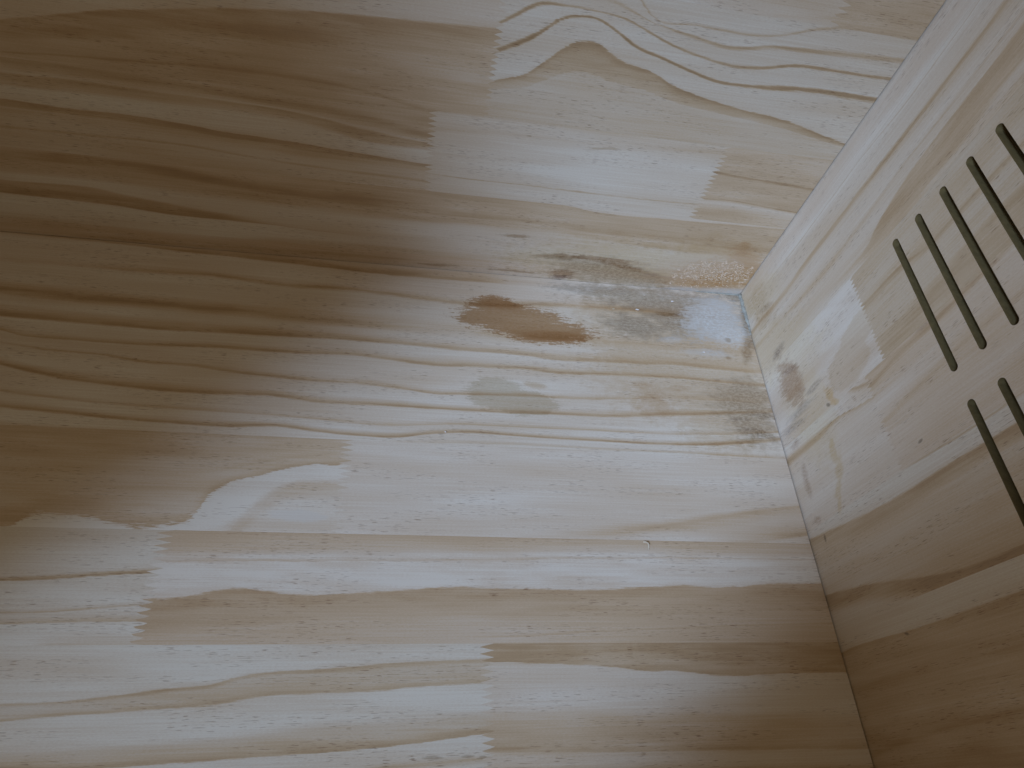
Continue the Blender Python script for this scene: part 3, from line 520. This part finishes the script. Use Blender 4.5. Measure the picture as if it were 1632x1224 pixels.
def ring_field(region, U, V, v0, v1):
    t0, t1, lines = REGIONS[region]
    n = len(lines)
    shape = U.shape
    u = U.ravel(); v = V.ravel()
    cs, am = [], []
    for prof, pts in lines:
        c, a = hermite(u, pts)
        cs.append(c); am.append(a)
    cs = np.array(cs); am = np.array(am)
    for i in range(1, n):
        cs[i] = np.maximum(cs[i], cs[i - 1] + 0.25)
    top = np.minimum(v0 - 1.0, cs[0] - 12.0)[None]
    bot = np.maximum(v1 + 1.0, cs[-1] + 12.0)[None]
    top = (cs[0] - 12.0)[None]; bot = (cs[-1] + 12.0)[None]
    knots = np.concatenate([top, cs, bot])
    amps = np.concatenate([am[:1], am, am[-1:]])
    s = np.zeros_like(u); a = am[0].copy()
    for i in range(n + 1):
        f = np.clip((v - knots[i]) / (knots[i + 1] - knots[i]), 0, 1)
        s += f
        inside = (v >= knots[i])
        a = np.where(inside, amps[i] * (1 - f) + amps[i + 1] * f, a)
    return (s / (n + 1)).reshape(shape), a.reshape(shape)

def joint(u0, skew, length, pitch, v0, phase=0.0):
    """finger joint: zig-zag line u(v)"""
    def f(v):
        k = (v - v0) / pitch + phase
        z = np.abs((k % 1.0) * 2 - 1) * 2 - 1
        return u0 + skew * (v - v0) + z * length / 2
    return f

def straight(u0):
    return lambda v: np.full_like(v, u0)

def board(name, parent, panel, region, v0, v1, left, right, height, du=5.0, rows=None):
    nv = rows or max(6, int(round((v1 - v0) / 0.985)))
    vs = np.linspace(v0, v1, nv + 1)
    L, Rr = left(vs), right(vs)
    nu = max(4, int(np.mean(Rr - L) / du))
    ts = np.linspace(0, 1, nu + 1)
    U = L[:, None] + (Rr - L)[:, None] * ts[None]
    V = np.repeat(vs[:, None], nu + 1, 1)
    S, A = ring_field(region, U, V, v0, v1)
    H = np.full_like(U, height)
    H[0, :] -= 0.05; H[-1, :] -= 0.05
    to = PANEL[panel]
    W = nu + 1
    verts = np.stack(to(U.ravel(), V.ravel(), H.ravel()), 1)
    idx = np.arange((nv + 1) * W).reshape(nv + 1, W)
    ring = list(idx[0, :]) + list(idx[1:, -1]) + list(idx[-1, -2::-1]) + list(idx[-2:0:-1, 0])
    base = len(verts)
    low = np.stack(to(U.ravel()[ring], V.ravel()[ring], np.full(len(ring), -THICK)), 1)
    allv = np.concatenate([verts, low])
    us = np.concatenate([U.ravel(), U.ravel()[ring]]); vv = np.concatenate([V.ravel(), V.ravel()[ring]])
    ss = np.concatenate([S.ravel(), S.ravel()[ring]]); aa = np.concatenate([A.ravel(), A.ravel()[ring]])
    faces = []
    a = idx[:-1, :-1].ravel(); b = idx[:-1, 1:].ravel(); c = idx[1:, 1:].ravel(); d = idx[1:, :-1].ravel()
    quads = np.stack([a, b, c, d], 1)
    faces = [tuple(q) for q in quads.tolist()]
    nr = len(ring)
    for i in range(nr):
        j = (i + 1) % nr
        faces.append((int(ring[j]), int(ring[i]), base + i, base + j))
    faces.append(tuple(base + i for i in range(nr - 1, -1, -1)))
    if FLIP[panel]:
        faces = [f[::-1] for f in faces]
    me = bpy.data.meshes.new(name)
    me.from_pydata(allv.tolist(), [], faces)
    li = np.empty(len(me.loops), np.int32); me.loops.foreach_get('vertex_index', li)
    l1 = me.uv_layers.new(name='board'); l2 = me.uv_layers.new(name='rings')
    l1.data.foreach_set('uv', np.stack([us[li], vv[li]], 1).astype(np.float32).ravel())
    l2.data.foreach_set('uv', np.stack([ss[li], aa[li]], 1).astype(np.float32).ravel())
    me.materials.append(MATS[region])
    me.update()
    o = bpy.data.objects.new(name, me)
    C.objects.link(o)
    o.parent = parent
    return o

def box(name, parent, lo, hi, mat):
    x0, y0, z0 = lo; x1, y1, z1 = hi
    v = [(x0,y0,z0),(x1,y0,z0),(x1,y1,z0),(x0,y1,z0),(x0,y0,z1),(x1,y0,z1),(x1,y1,z1),(x0,y1,z1)]
    f = [(0,3,2,1),(4,5,6,7),(0,1,5,4),(1,2,6,5),(2,3,7,6),(3,0,4,7)]
    me = bpy.data.meshes.new(name)
    me.from_pydata([tuple(q / 1000 for q in p) for p in v], [], f)
    me.materials.append(mat)
    o = bpy.data.objects.new(name, me); C.objects.link(o); o.parent = parent
    return o

def tag(o, label, cat=None, group=None, kind=None):
    o['label'] = label
    if cat: o['category'] = cat
    if group: o['group'] = group
    if kind: o['kind'] = kind
    return o

cabinet = bpy.data.objects.new('pine_cabinet', None)
cabinet.empty_display_size = 0.05
C.objects.link(cabinet)
tag(cabinet, 'inside corner of a pale pine cabinet with slotted side wall and stained joints', 'cabinet')

LEFT, FRONT, TOP, SEEN = -788.0, 560.0, 720.0, 318.0
G = 0.9      # open seam between side wall and its neighbours
floor_panel = box('floor_panel', cabinet, (LEFT, -FRONT, -THICK - CORE), (-G, 0, -THICK - 0.2), M_CORE)
back_panel = box('back_panel', cabinet, (LEFT, THICK + 0.2, -THICK - CORE), (-G, THICK + CORE, TOP), M_CORE)
side_panel = box('side_panel', cabinet, (THICK + 0.2, -FRONT, -THICK - CORE), (THICK + CORE, THICK + CORE, TOP), M_CORE)
floor_panel['label'] = 'pine floor of finger-jointed boards with brown and grey stains'
back_panel['label'] = 'pine back wall of finger-jointed boards with mouldy lower edge'
side_panel['label'] = 'pine side wall with two rows of routed slots'

P = 3.94     # finger pitch
lft, rgt = straight(LEFT), straight(-G)
jm = joint(-329, 0.0, 9, P, 163.0)
jf = joint(-431, -0.02, 10.5, P, 230.0)
je = joint(-235, 0.0, 9, P, 296.6)
fl = [
    ('floor_rear', 0.5, 29.0, lft, rgt, 0.0),
    ('floor_rear', 29.0, 96.0, lft, rgt, 0.0),
    ('floor_rear', 96.0, 163.0, lft, rgt, 0.0),
    ('floor_mid_left', 163.0, 230.0, lft, jm, 0.0),
    ('floor_mid_right', 163.0, 230.0, jm, rgt, 0.0),
    ('floor_front_left', 230.0, 296.6, lft, jf, 0.0),
    ('floor_front_right', 230.0, 296.6, jf, rgt, 0.0),
    ('floor_edge_left', 296.6, 363.4, lft, je, 0.0),
    ('floor_edge_right', 296.6, 363.4, je, rgt, 0.0),
    ('floor_edge_right', 363.4, FRONT, lft, rgt, 0.0),
]
for r, v0, v1, a, b, h in fl:
    board('board', floor_panel, 'floor', r, v0, v1, a, b, h)
jb1 = joint(-285, 0.0, 6, P, -149.0)
jb2 = joint(-81, 0.0, 6, P, -149.0)
jb3 = joint(-251, 0.0, 6, P, -238.0)
jb4 = joint(-57, 0.0, 9, P, -318.0)
bk = [
    ('back_low', -15.0, 12.0, lft, rgt, 0.0),
    ('back_low', -82.0, -15.0, lft, rgt, 0.0),
    ('back_mid_left', -149.0, -82.0, lft, jb1, 0.0),
    ('back_mid_centre', -149.0, -82.0, jb1, jb2, 0.0),
    ('back_mid_right', -149.0, -82.0, jb2, rgt, 0.0),
    ('back_high_left', -238.0, -149.0, lft, jb3, 0.0),
    ('back_high_right', -238.0, -149.0, jb3, rgt, 0.0),
    ('back_top_left', -SEEN, -238.0, lft, jb4, 0.0),
    ('back_top_right', -SEEN, -238.0, jb4, rgt, 0.0),
]
for r, v0, v1, a, b, h in bk:
    board('board', back_panel, 'back', r, v0, v1, a, b, h)
lo, hi = straight(-THICK - CORE), straight(TOP)
js1 = joint(122.5, 0.0, 5, 3.2, 87.0)
js2 = joint(103.5, 0.0, 5, 3.2, 154.0)
sd = [
    ('side_rear', -THICK, 20.0, lo, hi, 0.0),
    ('side_rear', 20.0, 87.0, lo, hi, 0.0),
    ('side_mid_low', 87.0, 154.0, lo, js1, 0.0),
    ('side_mid_high', 87.0, 154.0, js1, hi, 0.0),
    ('side_fore_low', 154.0, 221.0, lo, js2, 0.0),
    ('side_fore_high', 154.0, 221.0, js2, hi, 0.0),
    ('side_front', 221.0, 288.5, lo, hi, 0.0),
    ('side_fore_edge', 288.5, 355.0, lo, hi, 0.0),
    ('side_fore_edge', 355.0, FRONT, lo, hi, 0.0),
]
v = -SEEN
while v > -TOP + 1:        # boards above the picture
    board('board', back_panel, 'back', 'back_top_left', v - 67.0, v, lft, rgt, 0.0, du=40.0, rows=8)
    v -= 67.0
side_boards = [board('board', side_panel, 'side', r, v0, v1, a, b, h, du=4.0) for r, v0, v1, a, b, h in sd]

# unseen left side wall, added so its front edge shadows the window light
left_shade_panel = box('side_panel', cabinet, (LEFT - 18, -FRONT, -THICK - CORE), (LEFT - 0.4, THICK + CORE, TOP), M_CORE)
left_shade_panel['label'] = 'unseen plain pine side wall added at the far left to cast a shadow'
# made-up ajar door behind the viewer, added to half shade the slotted wall's front
shade_door = box('shade_door', cabinet, (-530.0, -19, -THICK - CORE), (0, 0, TOP), M_CORE)
shade_door.location = ((THICK + CORE) / 1000, (-FRONT - 1) / 1000, 0)
shade_door.rotation_euler = (0, 0, math.radians(15.0))
shade_door['label'] = 'unseen plain pine door added ajar to shade the front'

# ------------------------------------------------------------------ routed slots through the side wall
def capsule(y0, y1, z, w, x0, x1, n=10):
    r = w / 2
    loop = []
    for i in range(n + 1):
        t = math.pi * i / n
        loop.append((y0 - r + r * math.sin(t), z + r * math.cos(t)))
    for i in range(n + 1):
        t = math.pi * i / n
        loop.append((y1 + r - r * math.sin(t), z - r * math.cos(t)))
    k = len(loop)
    v = [(x0 / 1000, a / 1000, b / 1000) for a, b in loop] + [(x1 / 1000, a / 1000, b / 1000) for a, b in loop]
    f = [tuple(range(k)), tuple(range(2 * k - 1, k - 1, -1))]
    f += [((i + 1) % k, i, k + i, k + (i + 1) % k) for i in range(k)]
    return v, f

cv, cf = [], []
for y0, y1 in ((-93.3, -190.4), (-208.6, -306.0)):
    for i in range(7):
        v, f = capsule(y0, y1, 165.0 + 20.75 * i, 5.3, -3, THICK + CORE + 3)
        b = len(cv); cv += v; cf += [tuple(b + q for q in ff) for ff in f]
cme = bpy.data.meshes.new('slot_tool'); cme.from_pydata(cv, [], cf)
cme.uv_layers.new(name='board'); cme.uv_layers.new(name='rings')
cme.materials.append(M_SLOT); cme.update()
import bmesh
bm = bmesh.new(); bm.from_mesh(cme); bmesh.ops.recalc_face_normals(bm, faces=bm.faces); bm.to_mesh(cme); bm.free()
tool = bpy.data.objects.new('slot_tool', cme); C.objects.link(tool)
cut = [o for o, s in zip(side_boards, sd) if s[2] > 90 and s[1] < 310 and 'low' not in s[0]] + [side_panel]
for o in cut:
    md = o.modifiers.new('slots', 'BOOLEAN'); md.operation = 'DIFFERENCE'; md.object = tool; md.solver = 'EXACT'
    md.material_mode = 'TRANSFER'
dg = bpy.context.evaluated_depsgraph_get()
for o in cut:
    new = bpy.data.meshes.new_from_object(o.evaluated_get(dg), depsgraph=dg)
    o.modifiers.clear(); o.data = new
bpy.data.objects.remove(tool)

# ------------------------------------------------------------------ dried glue in the seams of the corner
def bead(name, parent, path, radii, mat, seed, sides=7):
    rng = np.random.default_rng(seed)
    pts = [Vector(p) / 1000 for p in path]
    verts, faces = [], []
    for i, p in enumerate(pts):
        d = (pts[min(i + 1, len(pts) - 1)] - pts[max(i - 1, 0)]).normalized()
        a = d.cross(Vector((0, 0, 1)))
        a = a.normalized() if a.length > 1e-6 else Vector((1, 0, 0))
        b = d.cross(a).normalized()
        for k in range(sides):
            t = 2 * math.pi * k / sides
            r = radii[i] / 1000 * (0.8 + 0.4 * rng.random())
            verts.append(p + (a * math.cos(t) + b * math.sin(t)) * r)
    n = len(pts)
    for i in range(n - 1):
        for k in range(sides):
            j = (k + 1) % sides
            faces.append((i * sides + k, i * sides + j, (i + 1) * sides + j, (i + 1) * sides + k))
    faces.append(tuple(range(sides - 1, -1, -1)))
    faces.append(tuple((n - 1) * sides + k for k in range(sides)))
    me = bpy.data.meshes.new(name)
    me.from_pydata([tuple(v) for v in verts], [], faces)
    me.polygons.foreach_set('use_smooth', [True] * len(me.polygons))
    me.materials.append(mat)
    o = bpy.data.objects.new(name, me); C.objects.link(o); o.parent = parent
    return o

rng = np.random.default_rng(4)
N = 26
path = [(-0.55 - 0.25 * math.sin(i * 0.9), -0.8 - i * 1.75, 0.10 + 0.15 * math.sin(i * 1.7)) for i in range(N)]
rad = [1.5 * (1.0 if i < 14 else 1.0 - 0.07 * (i - 13)) * (0.95 + 0.5 * rng.random()) for i in range(N)]
b1 = bead('glue_bead', floor_panel, path, rad, M_GLUE, 1)
b1['label'] = 'greyish dried glue bead along the side seam'
N = 24
path = [(-1.0 - i * 1.8, -0.5, 0.05 + 0.1 * math.sin(i * 1.3)) for i in range(N)]
rad = [(0.85 - 0.028 * i) * (0.8 + 0.5 * rng.random()) for i in range(N)]
b2 = bead('glue_bead', floor_panel, path, rad, M_GLUE, 2)
b2['label'] = 'thin whitish dried glue line along the back seam'

# torn, fuzzy grain low on the back wall beside the corner
def slivers(name, parent, count, seed, mat):
    rng = np.random.default_rng(seed)
    verts, faces = [], []
    k = 0
    while k < count:
        x = -74 + 73 * rng.random(); z = 3 + 38 * rng.random()
        # an irregular patch: thick along its upper rim, thin below
        e = ((x + 36) / 36) ** 2 + ((z - 20 - (x + 36) * 0.12) / 19) ** 2
        if e > 1.0 + 0.3 * math.sin(x * 0.7) + 0.2 * math.sin(x * 0.23 + 1) or (z < 15 and rng.random() < 0.7):
            continue
        L = 0.8 + 2.8 * rng.random() ** 2; w = 0.14 + 0.30 * rng.random(); h = 0.08 + 0.5 * rng.random() ** 2
        t = rng.normal(0, 0.30)
        if rng.random() < 0.25:
            t = rng.uniform(-1.4, 1.4); L *= 0.6
        c, s = math.cos(t), math.sin(t)
        b = len(verts)
        loc = [(-L / 2, 0, -0.05), (0.1 * L, -w, -0.05), (L / 2, 0, h * 1.0), (0.1 * L, w, -0.05), (0.05 * L, 0, h)]
        for px, pz, d in loc:
            verts.append(((x + px * c - pz * s) / 1000, -d / 1000, (z + px * s + pz * c) / 1000))
        faces += [(b, b + 1, b + 4), (b + 1, b + 2, b + 4), (b + 2, b + 3, b + 4), (b + 3, b, b + 4)]
        k += 1
    me = bpy.data.meshes.new(name); me.from_pydata(verts, [], faces); me.materials.append(mat)
    o = bpy.data.objects.new(name, me); C.objects.link(o); o.parent = parent
    o['kind'] = 'stuff'; o['label'] = 'rough torn wood fibres low on the back wall'
    return o
slivers('torn_fibres', back_panel, 1050, 9, M_FIBRE)

# ------------------------------------------------------------------ loose bits lying about
def shaving(name, loc, pts, width, mat):
    verts, faces = [], []
    th = 0.25
    for i, (x, y, z) in enumerate(pts):
        x0, y0, _ = pts[max(i - 1, 0)]; x1, y1, _ = pts[min(i + 1, len(pts) - 1)]
        d = Vector((x1 - x0, y1 - y0, 0)).normalized(); s = Vector((-d.y, d.x, 0)) * width / 2
        for sg, dz in ((1, 0), (-1, 0), (-1, th), (1, th + 0.15)):
            verts.append(((x + sg * s.x) / 1000, (y + sg * s.y) / 1000, (z + dz) / 1000))
    n = len(pts)
    for i in range(n - 1):
        a, b = 4 * i, 4 * i + 4
        for k in range(4):
            j = (k + 1) % 4
            faces.append((a + k, b + k, b + j, a + j))
    faces += [(0, 1, 2, 3), (4 * n - 1, 4 * n - 2, 4 * n - 3, 4 * n - 4)]
    me = bpy.data.meshes.new(name); me.from_pydata(verts, [], faces); me.materials.append(mat)
    o = bpy.data.objects.new(name, me); C.objects.link(o); o.location = [q / 1000 for q in loc]
    return o
sh = shaving('wood_shaving', (-123.2, -236.5, 0.02), [(-3.0, 5.2, 0.15), (-1.6, 5.0, 0.7), (-0.3, 4.4, 1.0), (0.35, 3.2, 0.8), (0.3, 1.6, 0.35), (0.1, 0.0, 0.05)], 0.85, M_CHIP)
tag(sh, 'tiny curled pale wood shaving lying on the open floor boards', 'shaving')

def crumb(name, loc, size, seed, mat):
    rng = np.random.default_rng(seed)
    bm = bmesh.new()
    bmesh.ops.create_icosphere(bm, subdivisions=1, radius=1)
    for v in bm.verts:
        v.co = Vector((v.co.x * size[0], v.co.y * size[1], v.co.z * size[2])) * (0.65 + 0.7 * rng.random()) / 1000
    lo = min(v.co.z for v in bm.verts)
    for v in bm.verts:
        v.co.z -= lo
    me = bpy.data.meshes.new(name); bm.to_mesh(me); bm.free(); me.materials.append(mat)
    o = bpy.data.objects.new(name, me); C.objects.link(o); o.location = [q / 1000 for q in loc]
    return o
tag(crumb('wood_crumb', (-101.0, -27.0, 0), (1.5, 0.9, 0.6), 1, M_CRUMB), 'pale oblong crumb on the grey-stained floor left of the white glue film', 'crumb')
tag(crumb('wood_crumb', (-67.5, -14.5, 0), (1.6, 0.7, 0.5), 2, M_CRUMB), 'white flake close under the back seam above the white glue film', 'crumb')
tag(crumb('wood_crumb', (-122.0, -28.0, 0), (1.3, 0.4, 0.4), 3, M_CHIP), 'thin splinter crumb between the brown stain and the grey stain', 'crumb')
tag(crumb('wood_crumb', (-49.0, -67.0, 0), (1.5, 0.6, 0.4), 5, M_CRUMB), 'whitish crumb on the floor just below the white glue film', 'crumb')
tag(crumb('wood_crumb', (-262.0, -153.5, 0), (0.9, 0.6, 0.5), 6, M_CRUMB), 'lone white speck on the floor below the brown and olive stains', 'crumb')
